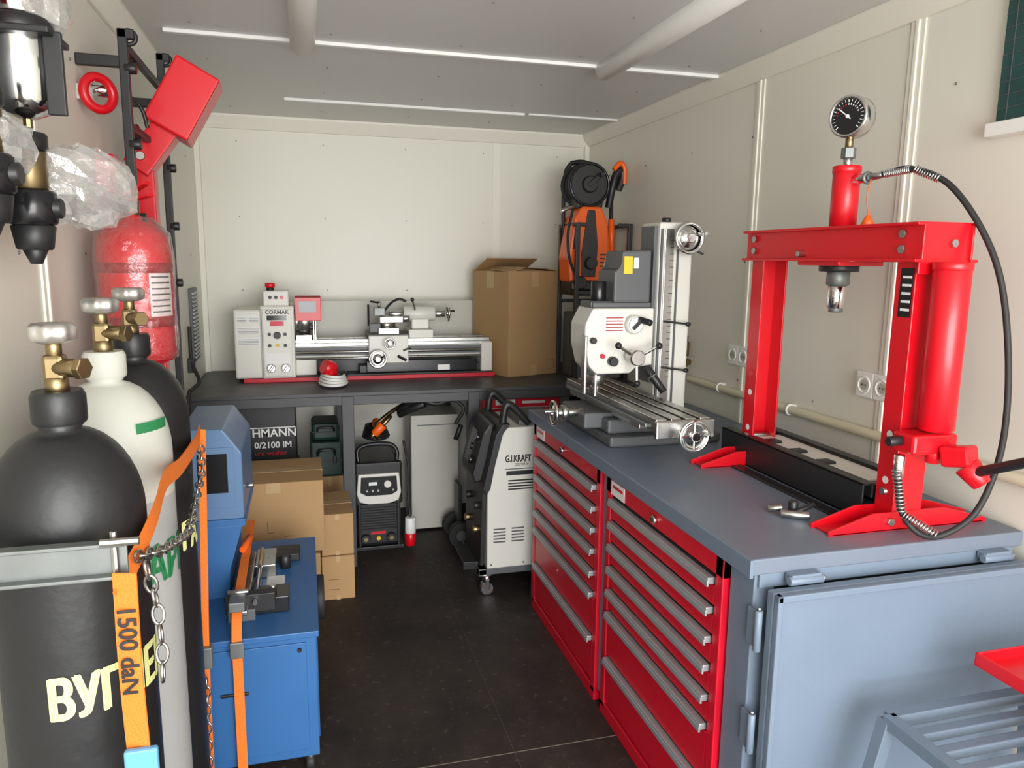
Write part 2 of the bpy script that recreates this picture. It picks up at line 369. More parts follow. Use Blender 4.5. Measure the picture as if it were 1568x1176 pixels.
b.cyl((px-.015,1.447,1.20),(px-.015,1.447,1.60),.042,RED); b.cyl((px-.015,1.447,1.585),(px-.015,1.447,1.605),.044,RED)
b.box((px-.035,1.455,1.17),(.13,.07,.05),RED,bev=.008); b.cyl((px-.10,1.46,1.175),(px-.14,1.46,1.175),.012,BLK,n=10)
b.cyl((px-.02,1.44,1.12),(px-.02,1.44,1.17),.018,RED)
b.box((px+.0,1.385,1.15),(.05,.07,.05),RED,rot=Euler((-.2,0,.3)).to_matrix(),bev=.008)
b.cyl((px+.01,1.37,1.13),(px+.03,1.34,1.09),.03,RED,r2=.022)
b.cyl((px+.01,1.355,1.115),(px+.10,.96,1.31),.012,BLK)
b.bb(w0-.002,w0-.0008,pa-.028,pa+.012,1.47,1.59,BLKG,bev=0)
for k in range(5): b.bb(w0-.003,w0-.002,pa-.024,pa+.004,1.485+k*.02,1.491+k*.02,WHT,bev=0)
b.tube([(px,cy-.10,1.83),(px-.01,cy-.10,1.78),(px+.0,cy-.10,1.73)],.0015,ORG,n=5)
b.cyl((px-.0,cy-.10,1.702),(px,cy-.10,1.73),.02,ORG,r2=.006,n=10)
for x in(px-.085,px+.065):
    b.bb(x,x+.006,pa+.05,pb+.12,zx+.002,zx+.10,BLK); b.bb(x,x+.04,pa+.05,pb+.12,zx+.094,zx+.10,BLK); b.bb(x,x+.04,pa+.05,pb+.12,zx+.002,zx+.008,BLK)
for y in(pa+.06,pb+.05): b.bb(px-.06,px+.07,y-.015,y+.015,zx+.06,zx+.098,BLK)
b.bb(px-.045,px+.065,pa+.10,pb+.0,zx+.084,zx+.092,LGT)  # added pale plate, imitates the bright bench-top reflection between the bed channels
for k in range(3): b.bb(px-.045,px+.0,1.80+k*.13,1.84+k*.13,zx+.075,zx+.10,BLK)
b.bb(px-.14,px-.10,pa+.05,pb+.12,zx+.0,zx+.006,BLK)
b.done()
b=B('pin_bolt_set')
b.cyl((1.21,1.66,ZB+.012),(1.27,1.62,ZB+.012),.011,STEEL,n=12); b.cyl((1.20,1.70,ZB+.012),(1.23,1.68,ZB+.02),.009,STEEL,n=10)
b.cyl((1.255,1.67,ZB+.0),(1.255,1.67,ZB+.04),.013,BLK); b.cyl((1.25,1.655,ZB+.012),(1.31,1.655,ZB+.03),.007,BLK)
b.done()
# ============================================================= MILLING MACHINE
b=B('milling_machine')
b.bb(1.05,1.50,2.45,2.95,ZB,ZB+.04,GRY,bev=.01); b.bb(1.06,1.46,2.50,2.88,ZB+.04,ZB+.095,GRY,bev=.01)
b.bb(.99,1.34,2.56,2.82,ZB+.05,ZB+.11,GRY,bev=.008)
b.bb(1.09,1.25,2.30,3.0,ZB+.105,ZB+.13,STEEL,bev=.002)
tx0,tx1,ty0,ty1=1.07,1.27,2.14,3.0
b.bb(tx0,tx1,ty0,ty1,ZB+.13,ZB+.15,STEEL,bev=.002)
for i in range(4):
    w=.036; x=tx0+.004+i*(tx1-tx0-.044)/3; b.bb(x,x+w,ty0,ty1,ZB+.15,ZB+.172,STEEL,bev=.002)
b.bb(tx0,tx1,ty0,ty1,ZB+.148,ZB+.158,GRY,bev=0)
b.bb(tx0-.004,tx1+.004,ty0-.02,ty0,ZB+.11,ZB+.168,STEEL,bev=.004)
b.bb(tx0-.012,tx0,ty0+.05,ty1-.05,ZB+.135,ZB+.15,GALV)
b.cyl((1.17,ty0-.02,ZB+.13),(1.17,ty0-.06,ZB+.13),.016,STEEL); b.wheel((1.17,ty0-.075,ZB+.13),(0,-1,0),.055,CHR,knob=STEEL,dish=False,spokes=4)
b.torus((1.17,ty0-.07,ZB+.13),(0,-1,0),.04,.008,CHR)
b.cyl((1.02,2.64,ZB+.10),(.91,2.64,ZB+.10),.016,STEEL); b.wheel((.895,2.64,ZB+.10),(-1,0,0),.05,CHR,dish=True,knob=STEEL)
b.cyl((.95,2.64,ZB+.10),(.925,2.64,ZB+.10),.03,STEEL)
b.bb(1.305,1.445,2.64,2.80,ZB+.03,1.745,LGT,bev=.008)
b.bb(1.292,1.307,2.66,2.78,ZB+.2,1.73,GRY,bev=.002); b.bb(1.326,1.362,2.632,2.642,ZB+.1,1.72,STEEL,bev=.001); b.bb(1.378,1.385,2.634,2.641,ZB+.1,1.72,GRY,bev=0); b.bb(1.309,1.318,2.634,2.641,ZB+.1,1.72,GRY,bev=0)
for k in range(22): b.bb(1.346,1.362,2.630,2.6325,1.15+k*.025,1.152+k*.025,BLK,bev=0)
b.cyl((1.37,2.72,1.745),(1.37,2.72,1.765),.018,BLK)
b.cyl((1.395,2.64,1.70),(1.395,2.585,1.70),.018,STEEL); b.wheel((1.395,2.575,1.685),(0,-1,0),.062,CHR,knob=CHR)
b.cyl((1.42,2.60,1.65),(1.47,2.60,1.63),.008,CHR,n=8)
b.prism([(1.03,1.20),(1.01,1.28),(1.01,1.36),(1.04,1.42),(1.29,1.42),(1.29,1.20),(1.22,1.20),(1.2,1.17),(1.06,1.17)],XZ,2.63,2.79,LGT,bev=.006)
b.bb(1.08,1.17,2.625,2.631,1.325,1.395,WHT,bev=.001)
for k in range(5): b.bb(1.09,1.16,2.6235,2.6255,1.335+k*.012,1.339+k*.012,REDK,bev=0)
b.bb(1.05,1.29,2.66,2.80,1.42,1.44,GRY)
b.prism([(1.13,1.44),(1.13,1.56),(1.16,1.57),(1.16,1.635),(1.28,1.64),(1.28,1.44)],XZ,2.65,2.82,GRY,bev=.008)
b.cyl((1.095,2.72,1.42),(1.095,2.72,1.52),.03,BLKG); b.bb(1.045,1.14,2.67,2.78,1.42,1.445,GRY,bev=.004)
b.bb(1.165,1.20,2.645,2.652,1.55,1.615,YEL,bev=0); b.bb(1.205,1.225,2.645,2.652,1.57,1.61,WHT,bev=0)
b.cyl((1.20,2.63,1.36),(1.20,2.60,1.36),.035,LGT); b.cyl((1.20,2.60,1.36),(1.20,2.592,1.36),.028,WHT); b.bar((1.185,2.585,1.345),(1.225,2.585,1.385),.012,.012,BLK)
b.cyl((1.215,2.60,1.38),(1.24,2.55,1.37),.012,BLK)
b.cyl((1.19,2.63,1.24),(1.19,2.56,1.24),.022,STEEL); b.cyl((1.19,2.57,1.24),(1.19,2.54,1.24),.03,STEEL)
for a in (0.5,2.6,4.7):
    d=V((math.cos(a),0,math.sin(a))); b.cyl(V((1.19,2.555,1.24)),V((1.19,2.545,1.24))+d*.09,.006,CHR,n=8); b.ball(V((1.19,2.543,1.24))+d*.095,(.013,)*3,BLK)
b.cyl((1.24,2.58,1.20),(1.30,2.54,1.11),.018,BLK,r2=.014); b.torus((1.26,2.56,1.17),(.5,-.3,-.8),.018,.003,GALV)
for z in (1.37,1.19): b.cyl((1.33,2.63,z),(1.42,2.60,z-.01),.004,BLK,n=8); b.ball((1.42,2.60,z-.01),(.012,.009,.009),BLK)
b.cyl((1.09,2.71,1.16),(1.09,2.71,1.20),.05,GRY); b.cyl((1.09,2.71,1.12),(1.09,2.71,1.165),.035,STEEL); b.cyl((1.09,2.71,1.085),(1.09,2.71,1.12),.02,STEEL)
b.cyl((1.04,2.63,1.30),(1.04,2.61,1.30),.012,BLK); b.cyl((1.12,2.63,1.22),(1.12,2.6,1.22),.018,BLK); b.cyl((1.08,2.63,1.24),(1.08,2.615,1.24),.009,REDD)
b.bb(1.0,1.01,2.60,2.64,1.10,1.32,STEEL)
b.cyl((1.03,2.56,ZB+.175),(1.03,2.56,1.18),.006,CHR,n=8)
b.done()
# ============================================================= BACK BENCH
zc=.927
b=B('steel_work_table')
b.bb(XL+.01,XR-.02,3.78,YB-.01,zc-.018,zc,TBL,bev=.002)
b.bb(XL+.01,XR-.02,3.785,3.825,zc-.065,zc-.018,TBL); b.bb(XL+.01,XR-.02,YB-.06,YB-.02,zc-.065,zc-.018,TBL)
for x in(-.52,.19,.84,1.72):
    for y in(3.81,YB-.04): b.bb(x-.03,x+.03,y-.03,y+.03,0,zc-.02,TBL)
    b.bb(x-.02,x+.02,3.84,YB-.06,zc-.06,zc-.02,TBL)
b.done()
# ============================================================= LATHE
b=B('metal_lathe'); yl=4.2; z0=zc
b.bb(-.33,1.05,yl-.02,yl+.30,z0,z0+.014,RED); b.bb(-.33,1.05,yl-.025,yl-.018,z0,z0+.022,REDD); b.bb(-.31,1.03,yl,yl+.28,z0+.014,z0+.03,BLK)
b.bb(-.37,-.225,yl-.005,yl+.29,z0+.02,z0+.39,LGT,bev=.01)
b.bb(-.235,-.06,yl-.02,yl+.29,z0+.02,z0+.41,LGT,bev=.008)
b.bb(-.222,-.075,yl-.028,yl-.018,z0+.03,z0+.395,LGT,bev=.004); b.bb(-.229,-.226,yl-.022,yl-.018,z0+.02,z0+.40,GRY,bev=0)
b.bb(-.215,-.085,yl-.01,yl+.2,z0+.41,z0+.49,LGT,bev=.006)
b.cyl((-.18,yl+.05,z0+.485),(-.18,yl+.05,z0+.505),.02,BLK); b.cyl((-.18,yl+.05,z0+.505),(-.18,yl+.05,z0+.53),.026,RED)
for x in(-.18,-.15,-.12): b.cyl((x,yl-.01,z0+.455),(x,yl-.02,z0+.455),.009,BLK if x<-.13 else RED,n=12)
b.bb(-.20,-.10,yl-.03,yl-.028,z0+.335,z0+.36,SCR,bev=0)
b.text('CORMAK',BLK,(-.208,yl-.0295,z0+.368),(1,0,0),(0,0,1),.030,bold=.0006,cx=.95)
b.bb(-.185,-.115,yl-.03,yl-.0285,z0+.305,z0+.33,REDD,bev=0)
b.cyl((-.15,yl-.028,z0+.255),(-.15,yl-.05,z0+.255),.018,BLK)
for p in((-.19,.26),(-.11,.26),(-.19,.20),(-.11,.2),(-.15,.20)): b.cyl((p[0],yl-.028,z0+p[1]),(p[0],yl-.036,z0+p[1]),.009,YEL if p[0]==-.15 else BLK,n=12)
b.bb(-.21,-.09,yl-.03,yl-.0285,z0+.10,z0+.16,WHT,bev=0)
for x in(-.185,-.11): b.cyl((x,yl-.028,z0+.08),(x,yl-.055,z0+.08),.022,STEEL); b.box((x,yl-.06,z0+.08),(.012,.02,.045),STEEL,rot=Euler((0,.6,0)).to_matrix())
for k,(a,c,z_) in enumerate(((-.355,-.30,.36),(-.295,-.24,.36),(-.355,-.24,.24),(-.355,-.24,.30))):
    b.bb(a,c,yl-.0065,yl-.005,z0+z_-.04,z0+z_,WHT,bev=0)
    for j in range(4): b.bb(a+.004,c-.004,yl-.0075,yl-.0063,z0+z_-.034+j*.008,z0+z_-.032+j*.008,GRY,bev=0)
b.bb(-.06,1.03,yl+.02,yl+.20,z0+.12,z0+.20,LGT,bev=.004); b.bb(-.06,1.03,yl+.03,yl+.06,z0+.20,z0+.222,STEEL); b.bb(-.06,1.03,yl+.15,yl+.185,z0+.20,z0+.222,STEEL)
b.bb(-.06,1.03,yl+.005,yl+.022,z0+.185,z0+.205,STEEL); b.bb(-.06,1.03,yl+.012,yl+.02,z0+.135,z0+.180,GRY,bev=0)
b.bb(.97,1.035,yl-.02,yl+.22,z0+.03,z0+.2,LGT,bev=.006)
b.bb(-.06,.05,yl+.0,yl+.22,z0+.03,z0+.12,LGT,bev=.006); b.bb(.28,.97,yl+.02,yl+.22,z0+.03,z0+.075,BLK,bev=.004); b.bb(.32,.95,yl+.01,yl+.02,z0+.035,z0+.10,BLKG); b.bb(.05,.97,yl+.10,yl+.11,z0+.03,z0+.12,BLK)
b.cyl((-.06,yl-.0,z0+.155),(.98,yl-.0,z0+.155),.009,STEEL,n=12); b.cyl((-.06,yl-.0,z0+.12),(.98,yl-.0,z0+.12),.007,STEEL,n=12)
b.bb(.72,.79,yl+.006,yl+.01,z0+.04,z0+.07,WHT,bev=0)
b.cyl((-.06,yl+.11,z0+.32),(-.04,yl+.11,z0+.32),.065,STEEL); b.cyl((-.04,yl+.11,z0+.32),(.02,yl+.11,z0+.32),.075,STEEL,n=32)
for a in(0,2.09,4.18): b.box((.03,yl+.11+.04*math.cos(a),z0+.32+.04*math.sin(a)),(.03,.02,.035),GALV,rot=Euler((a,0,0)).to_matrix())
b.bb(-.055,.08,yl-.02,yl-.012,z0+.33,z0+.46,RED,bev=.004); b.bb(-.055,.08,yl-.02,yl+.16,z0+.452,z0+.46,RED,bev=.003); b.bb(-.035,.055,yl-.024,yl-.019,z0+.375,z0+.435,SCR,bev=0)
b.bb(.0,.08,yl-.005,yl+.0,z0+.345,z0+.37,LGT); b.bb(.035,.045,yl+.05,yl+.07,z0+.2,z0+.4,STEEL); b.bb(-.055,.03,yl+.02,yl+.2,z0+.22,z0+.25,STEEL)
b.bb(.045,.055,yl+.02,yl+.19,z0+.2,z0+.37,STEEL)
b.bb(.02,1.02,yl+.30,yl+.31,z0+.03,z0+.42,BEI,bev=.002); b.bb(.02,.03,yl+.2,yl+.31,z0+.05,z0+.42,BEI)
b.bb(.33,.56,yl-.005,yl+.21,z0+.222,z0+.25,GRY,bev=.004); b.bb(.33,.55,yl-.03,yl+.0,z0+.09,z0+.245,LGT,bev=.006)
b.wheel((.375,yl-.075,z0+.12),(0,-1,0),.052,CHR,knob=BLK); b.cyl((.375,yl-.03,z0+.12),(.375,yl-.07,z0+.12),.015,STEEL)
b.wheel((.44,yl-.085,z0+.205),(0,-1,0),.032,CHR,knob=BLK,dish=False); b.cyl((.44,yl-.03,z0+.21),(.44,yl-.08,z0+.21),.012,STEEL)
b.bb(.385,.50,yl-.02,yl+.19,z0+.25,z0+.285,STEEL,bev=.003); b.cyl((.44,yl+.08,z0+.285),(.44,yl+.08,z0+.31),.05,STEEL)
b.bb(.40,.53,yl+.04,yl+.11,z0+.31,z0+.345,STEEL,bev=.003); b.box((.40,yl+.08,z0+.37),(.06,.06,.045),GALV); b.cyl((.40,yl+.08,z0+.39),(.40,yl+.08,z0+.43),.008,STEEL,n=10)
b.cyl((.40,yl+.08,z0+.42),(.35,yl+.03,z0+.43),.006,BLK,n=8); b.cyl((.53,yl+.075,z0+.33),(.57,yl+.075,z0+.33),.02,STEEL)
b.cyl((.34,yl+.08,z0+.29),(.34,yl+.08,z0+.41),.006,BLK,n=8); b.cyl((.49,yl-.04,z0+.13),(.53,yl-.07,z0+.11),.008,BLK,n=8); b.cyl((.52,yl-.03,z0+.16),(.56,yl-.05,z0+.18),.006,STEEL,n=8)
b.tube([(.42,yl+.1,z0+.36),(.47,yl+.08,z0+.42),(.51,yl+.06,z0+.44),(.55,yl+.05,z0+.43)],.007,BLK)
b.bb(.34,.40,yl+.0,yl+.05,z0+.26,z0+.31,GRY)
b.bb(.56,.70,yl+.03,yl+.19,z0+.222,z0+.27,LGT,bev=.004); b.bb(.58,.68,yl+.06,yl+.16,z0+.27,z0+.33,LGT,bev=.008); b.cyl((.54,yl+.11,z0+.355),(.72,yl+.11,z0+.355),.042,LGT)
b.cyl((.46,yl+.11,z0+.355),(.545,yl+.11,z0+.355),.018,STEEL); b.cyl((.72,yl+.11,z0+.355),(.78,yl+.11,z0+.355),.02,STEEL)
b.wheel((.80,yl+.11,z0+.355),(1,0,0),.048,CHR,knob=BLK,dish=False); b.cyl((.60,yl+.06,z0+.38),(.58,yl+.02,z0+.44),.006,STEEL,n=8); b.ball((.58,yl+.02,z0+.44),(.011,)*3,BLK)
b.done()
b=B('power_plug_cable')
pc=V((.13,4.02,zc))
for i in range(4): b.torus(pc+V((0,0,.018+i*.014)),(0.03*i,.0,1),.10-.006*i,.0075,WHT,sc=(1.25,.7))
b.cyl(pc+V((.0,-.03,.07)),pc+V((-.03,-.07,.09)),.03,RED); b.cyl(pc+V((-.0,-.035,.09)),pc+V((-.05,-.06,.11)),.042,RED,r2=.04); b.cyl(pc+V((.0,0,.06)),pc+V((.07,.02,.05)),.022,BLK)
b.done()
# ============================================================= CARTONS
def carton(name,o,ang,w,d,h,openf=False,tape=True,prints=None):
    b=B(name); M=Matrix.Rotation(ang,3,'Z'); o=V(o)
    P=lambda x,y,z:o+M@V((x,y,z))
    t=.005
    def pb(x0,x1,y0,y1,z0,z1,m,bev=.002): b.box(P((x0+x1)/2,(y0+y1)/2,(z0+z1)/2),(x1-x0,y1-y0,z1-z0),m,rot=M,bev=bev)
    if openf:
        pb(0,w,0,t,0,h,CARD); pb(0,w,d-t,d,0,h,CARD); pb(0,t,t,d-t,0,h,CARD); pb(w-t,w,t,d-t,0,h,CARD); pb(t,w-t,t,d-t,0,t,CARD)
        def flap(a,b_,up,L):
            a,b_=P(*a),P(*b_); u=(M@V(up)).normalized()*L; n=(b_-a).cross(u).normalized()*t
            vs=[a,b_,b_+u,a+u,a+n,b_+n,b_+u+n,a+u+n]
            b.mesh(vs,[(0,1,2,3),(7,6,5,4),(0,4,5,1),(1,5,6,2),(2,6,7,3),(3,7,4,0)],CARD)
        flap((0,0,h),(w,0,h),(.0,1,.05),d*.48); flap((0,d,h),(w,d,h),(.1,-.75,.45),d*.40); flap((0,0,h),(0,d,h),(.95,0,.25),w*.3); flap((w,0,h),(w,d,h),(-.9,0,.15),w*.3)
    else: pb(0,w,0,d,0,h,CARD,bev=.004); pb(0,w,d/2-.002,d/2+.002,h,h+.0012,CARDD,0); pb(-.001,w+.001,d/2-.025,d/2+.025,h-.06,h+.0016,CARDT,0)
    if tape:
        pb(w*.43,w*.57,-.0015,0,h*.86,h,CARDT,0); pb(-.0015,0,d*.4,d*.6,h*.84,h,CARDT,0); pb(w*.43,w*.55,-.0015,0,0,h*.1,CARDT,0)
    if prints:
        for (x,z,ww,hh) in prints: pb(x,x+ww,-.001,0,z,z+hh,CARDD,0)
    return b
b=carton('cardboard_box',(1.11,4.10,zc),math.radians(20),.37,.38,.60,openf=True,prints=[(.28,.03,.05,.002),(.28,.03,.002,.05),(.33,.03,.002,.05),(.28,.08,.052,.002)])
b.done()
carton('cardboard_box',(-.37,3.28,.305),0,.42,.40,.325,prints=[(.18,.10,.03,.002),(.18,.10,.002,.05),(.25,.08,.04,.002)]).done()
carton('cardboard_box',(-.40,3.26,0),0,.43,.40,.30).done()
carton('cardboard_box',(.035,3.42,0),0,.15,.38,.215,prints=[(.03,.05,.05,.002),(.03,.1,.05,.002)]).done()
carton('cardboard_box',(.037,3.43,.217),0,.148,.36,.20).done()
carton('cardboard_box',(.02,4.12,0),0,.16,.36,.40).done()
b=B('pressure_washer_box'); b.bb(-.46,-.07,4.02,4.40,.46,.84,BLK,bev=.004); b.bb(-.46,-.07,4.0185,4.02,.71,.715,WHT,bev=0)
b.text('HMANN',WHT,(-.29,4.018,.665),(1,0,0),(0,0,1),.060,bold=.001); b.text('0/2100 IM',WHT,(-.28,4.018,.605),(1,0,0),(0,0,1),.046,bold=.001); b.text('ure washer',REDD,(-.28,4.018,.565),(1,0,0),(0,0,1),.036)
b.bb(-.24,-.17,4.018,4.02,.50,.53,WHT,bev=0); b.done()
b=B('appliance_box'); b.bb(-.46,-.06,4.02,4.42,0,.455,BLK,bev=.004); b.bb(-.45,-.07,4.018,4.02,.38,.385,WHT,bev=0); b.done()
b=B('tool_case'); b.bb(.0,.17,4.10,4.40,.405,.60,GCASE,bev=.012); b.bb(.0,.17,4.096,4.10,.49,.50,BLK); b.tube([(.04,4.095,.53),(.05,4.075,.56),(.12,4.075,.56),(.13,4.095,.53)],.008,BLK); b.bb(.03,.05,4.09,4.10,.48,.52,BLK); b.bb(.12,.14,4.09,4.10,.48,.52,BLK); b.done()
b=B('tool_case'); b.bb(.01,.16,4.12,4.36,.603,.70,GCASE,bev=.02); b.bb(.01,.16,4.115,4.12,.65,.655,BLK); b.tube([(.04,4.115,.66),(.05,4.10,.68),(.12,4.10,.68),(.13,4.115,.66)],.006,BLK); b.done()
# ============================================================= INVERTER WELDER
b=B('inverter_welder')
b.bb(.235,.475,4.0,4.45,.02,.50,BLK,bev=.02)
b.bb(.225,.485,3.985,4.03,.26,.50,BLK,bev=.02)
b.prism([(.245,.44),(.235,.33),(.25,.285),(.30,.27),(.41,.27),(.46,.285),(.475,.33),(.465,.44)],XZ,3.972,3.99,LGT,bev=.005)
b.prism([(.26,.425),(.255,.34),(.29,.32),(.42,.32),(.455,.34),(.45,.425)],XZ,3.966,3.974,BLKG,bev=.002)
b.bb(.29,.35,3.962,3.967,.37,.405,SCR,bev=0); b.bb(.30,.345,3.9615,3.9625,.38,.398,WHT,bev=0); b.cyl((.40,3.968,.385),(.40,3.95,.385),.02,LGT)
for x in(.29,.32,.35,.43): b.cyl((x,3.966,.35),(x,3.958,.35),.006,STEEL,n=10)
for k in range(9): b.bb(.25,.46,3.995,4.0,.12+k*.015,.126+k*.015,BLKG,bev=0)
for x in(.28,.42): b.cyl((x,4.0,.07),(x,3.975,.07),.026,BLK); b.cyl((x,3.976,.07),(x,3.972,.07),.012,BRASS)
b.cyl((.35,4.0,.07),(.35,3.98,.07),.012,YEL); b.bb(.31,.39,3.996,3.999,.09,.105,REDD,bev=0)
b.tube([(.25,4.03,.50),(.25,4.04,.56),(.30,4.05,.585),(.42,4.05,.585),(.46,4.04,.55),(.46,4.03,.50)],.012,BLK)
b.bb(.22,.49,3.99,4.4,.0,.02,BLK)
for x in(.25,.46): b.bar((x,3.99,.02),(x,3.99,.30),.012,.012,BLK)
b.done()
b=B('welding_torch')
for i in range(4): b.torus((.36,4.17,.61+.016*i),(.05*i,.04,1),.095-.008*i,.012,BLK,sc=(1.1,.7))
for i in range(3): b.torus((.37,4.13,.675+.006*i),(.2,.3*i-.2,1),.06,.006,STRP,sc=(1.5,.5))
b.tube([(.36,4.06,.62),(.345,4.02,.665),(.36,4.02,.71),(.43,4.05,.76),(.52,4.1,.80)],.012,BRASS)
b.cyl((.335,4.0,.655),(.385,4.0,.705),.022,ORG,r2=.026); b.cyl((.32,4.0,.640),(.34,4.0,.66),.013,BRASS)
b.cyl((.385,4.0,.705),(.43,4.02,.75),.012,BRASS)
b.tube([(.47,4.04,.77),(.58,3.95,.85),(.70,3.90,.865),(.80,3.87,.81),(.76,3.88,.72)],.010,RUB); b.tube([(.48,4.0,.78),(.56,3.93,.85),(.66,3.90,.83),(.74,3.88,.86)],.018,BLK)
b.cyl((.47,4.0,.76),(.60,3.92,.83),.022,BLK); b.cyl((.80,3.93,.70),(.77,3.93,.62),.014,BLK)
b.tube([(.5,4.05,.6),(.52,3.99,.45),(.515,3.98,.3),(.52,3.96,.2),(.52,3.95,.10)],.007,RUB)
b.cyl((.52,3.95,.19),(.52,3.95,.10),.028,WHT,r2=.03); b.cyl((.52,3.95,.10),(.52,3.95,.03),.032,RED,r2=.028)
b.done()
b=B('metal_cabinet'); b.bb(.565,.845,4.22,4.50,.015,.70,BEI,bev=.004); b.bb(.60,.83,4.216,4.221,.64,.645,GRY,bev=0)
for x in(.59,.82):
    for y in (4.24,4.47): b.cyl((x,y,0),(x,y,.02),.015,BLK)
b.done()
# ============================================================= MIG WELDER
b=B('mig_welder')
pr=[(.80,.13),(.80,.54),(.84,.66),(.88,.82),(1.16,.82),(1.20,.78),(1.20,.13)]
b.prism(pr,XZ,3.30,3.68,LGT,bev=.006)
b.prism([(.79,.50),(.775,.53),(.835,.79),(.87,.84),(.905,.84),(.86,.79),(.81,.53)],XZ,3.285,3.695,BLK,bev=.004)
b.prism([(.75,.54),(.74,.58),(.79,.78),(.825,.83),(.85,.83),(.80,.68),(.79,.55)],XZ,3.36,3.64,BLK,bev=.01)
b.bar((.745,3.5,.62),(.79,3.5,.78),.10,.012,BLKG)
for k in range(3): b.cyl((.755+k*.018,3.43+.05*(k%2),.64+k*.055),(.735+k*.018,3.43+.05*(k%2),.645+k*.055),.018,BLKG)
b.bb(.70,.79,3.38,3.64,.10,.14,BLK); b.prism([(.77,.14),(.79,.14),(.80,.50),(.78,.56)],XZ,3.32,3.66,BLK,bev=.003)
for y in(3.40,3.58): b.cyl((.785,y,.30),(.75,y,.30),.02,BRASS); b.cyl((.785,y,.42),(.755,y,.42),.018,BLK)
for y in(3.34,3.64): b.tube([(.88,y,.83),(.89,y,.90),(.91,y,.925),(.97,y,.87),(1.01,y,.83)],.018,BLK)
b.bb(.96,1.16,3.34,3.64,.82,.845,GRY)
YM=3.2985
b.text('G.I.KRAFT',BLK,(.884,YM,.655),(1,0,0),(0,0,1),.046,bold=.0015,cx=.62); b.text('GERMANY',BLK,(.93,YM,.635),(1,0,0),(0,0,1),.018,cx=.8)
b.bb(.885,1.16,YM-.001,YM+.001,.618,.622,GRY,bev=0); b.bb(.89,1.15,YM-.001,YM+.001,.59,.61,BLK,bev=0)
for k in range(4): b.bb(.90,1.12,YM-.001,YM+.001,.56-k*.014,.566-k*.014,BLK,bev=0)
for k in range(5):
    for x in(.82,.91): b.bb(x+.01,x+.07,YM-.002,YM+.001,.26+k*.016,.266+k*.016,GRY,bev=0)
for x in(.82,.98,1.13): b.cyl((x,YM+.001,.15),(x,YM-.004,.15),.004,GRY,n=8)
b.bb(.76,1.22,3.30,3.35,.10,.13,GRY); b.bb(.76,1.22,3.63,3.68,.10,.13,GRY); b.bb(.76,.80,3.30,3.68,.095,.13,STEEL)
for y in(3.31,3.64):
    b.cyl((.80,y,.07),(.80,y,.10),.025,CHR); b.box((.80,y,.06),(.02,.05,.05),CHR); b.cyl((.80,y-.018,.034),(.80,y+.018,.034),.034,CHR)
    b.cyl((1.13,y-.02,.06),(1.13,y+.02,.06),.06,RUB)
b.done()
b=B('trolley_wheel'); b.cyl((.80,3.90,.075),(.80,3.94,.075),.075,RUB,n=30); b.cyl((.80,3.895,.075),(.80,3.90,.075),.03,GRY); b.cyl((.80,3.93,.075),(.80,4.10,.075),.01,STEEL); b.cyl((.80,4.08,.075),(.80,4.12,.075),.075,RUB,n=30)
b.bb(.79,.81,3.95,4.07,.07,.35,BLK); b.done()
b=B('red_toolbox'); b.bb(.90,1.34,3.84,4.10,.72,.855,REDD,bev=.006); b.bb(.90,1.34,3.835,3.84,.80,.806,ALU); b.bb(.97,1.08,3.834,3.838,.82,.85,WHT); b.bb(1.12,1.25,3.834,3.837,.825,.84,WHT)
b.tube([(1.0,3.84,.76),(1.02,3.81,.765),(1.22,3.81,.765),(1.24,3.84,.76)],.008,ALU); b.bb(.88,1.44,3.84,4.2,.70,.72,TBL); b.bb(1.36,1.42,3.86,4.18,0,.70,TBL); b.bb(.90,.94,4.14,4.18,0,.70,TBL); b.done()
# ============================================================= PRESSURE WASHER on rack
b=B('equipment_rack'); rx0,rx1,ry0,ry1=1.45,1.757,3.93,4.21
for x in(rx0,rx1):
    for y in(ry0,ry1): b.bb(x-.012,x+.012,y-.012,y+.012,zc,1.80,BLK)
    for z in(1.42,1.79): b.bb(x-.01,x+.01,ry0,ry1,z-.01,z+.01,BLK)
for y in(ry0,ry1):
    for z in(1.42,1.36): b.bb(rx0,rx1,y-.01,y+.01,z-.01,z+.01,BLK)
b.bb(rx0,rx1,ry1-.01,ry1+.01,1.78,1.80,BLK); b.bb(rx0,rx1,ry0,ry1,1.40,1.412,BLK)
b.bb(rx0-.03,rx0+.05,ry0-.01,ry0+.01,1.78,1.80,BLK); b.bb(rx1-.07,rx1,ry0-.01,ry0+.01,1.78,1.80,BLK)
b.bb(rx0+.02,rx1-.02,ry0+.01,ry1-.01,zc,1.30,GRY,bev=.01)
b.done()
b=B('pressure_washer'); wx=1.54; wy=4.06; K=1.05
def W(x,y,z): return (wx+x*K,wy+y,1.412+(z-1.412)*1.07)
def PW(poly): return [(wx+x*K,1.412+(z-1.412)*1.07) for x,z in poly]
b.box(W(0,0,1.452),(.22,.20,.07),BLK,bev=.02)
b.prism(PW([(-.11,1.47),(-.12,1.60),(-.09,1.80),(-.05,1.86),(.06,1.86),(.10,1.78),(.12,1.60),(.11,1.47)]),XZ,wy-.09,wy+.09,ORG,bev=.015)
b.prism(PW([(-.045,1.50),(-.05,1.62),(-.02,1.84),(.02,1.84),(.04,1.66),(.03,1.50)]),XZ,wy-.10,wy-.085,BLK,bev=.004)
b.prism(PW([(-.10,1.64),(-.085,1.77),(-.06,1.78),(-.07,1.65)]),XZ,wy-.098,wy-.088,BLK,bev=.002)
b.cyl(W(.0,-.10,1.57),W(0,-.125,1.57),.035,BLKG); b.cyl(W(-.06,-.08,1.47),W(-.06,-.13,1.47),.035,BLK)
for k in range(4): b.box(W(.078,-.09,1.555+k*.02),(.045,.006,.008),BLK,bev=0)
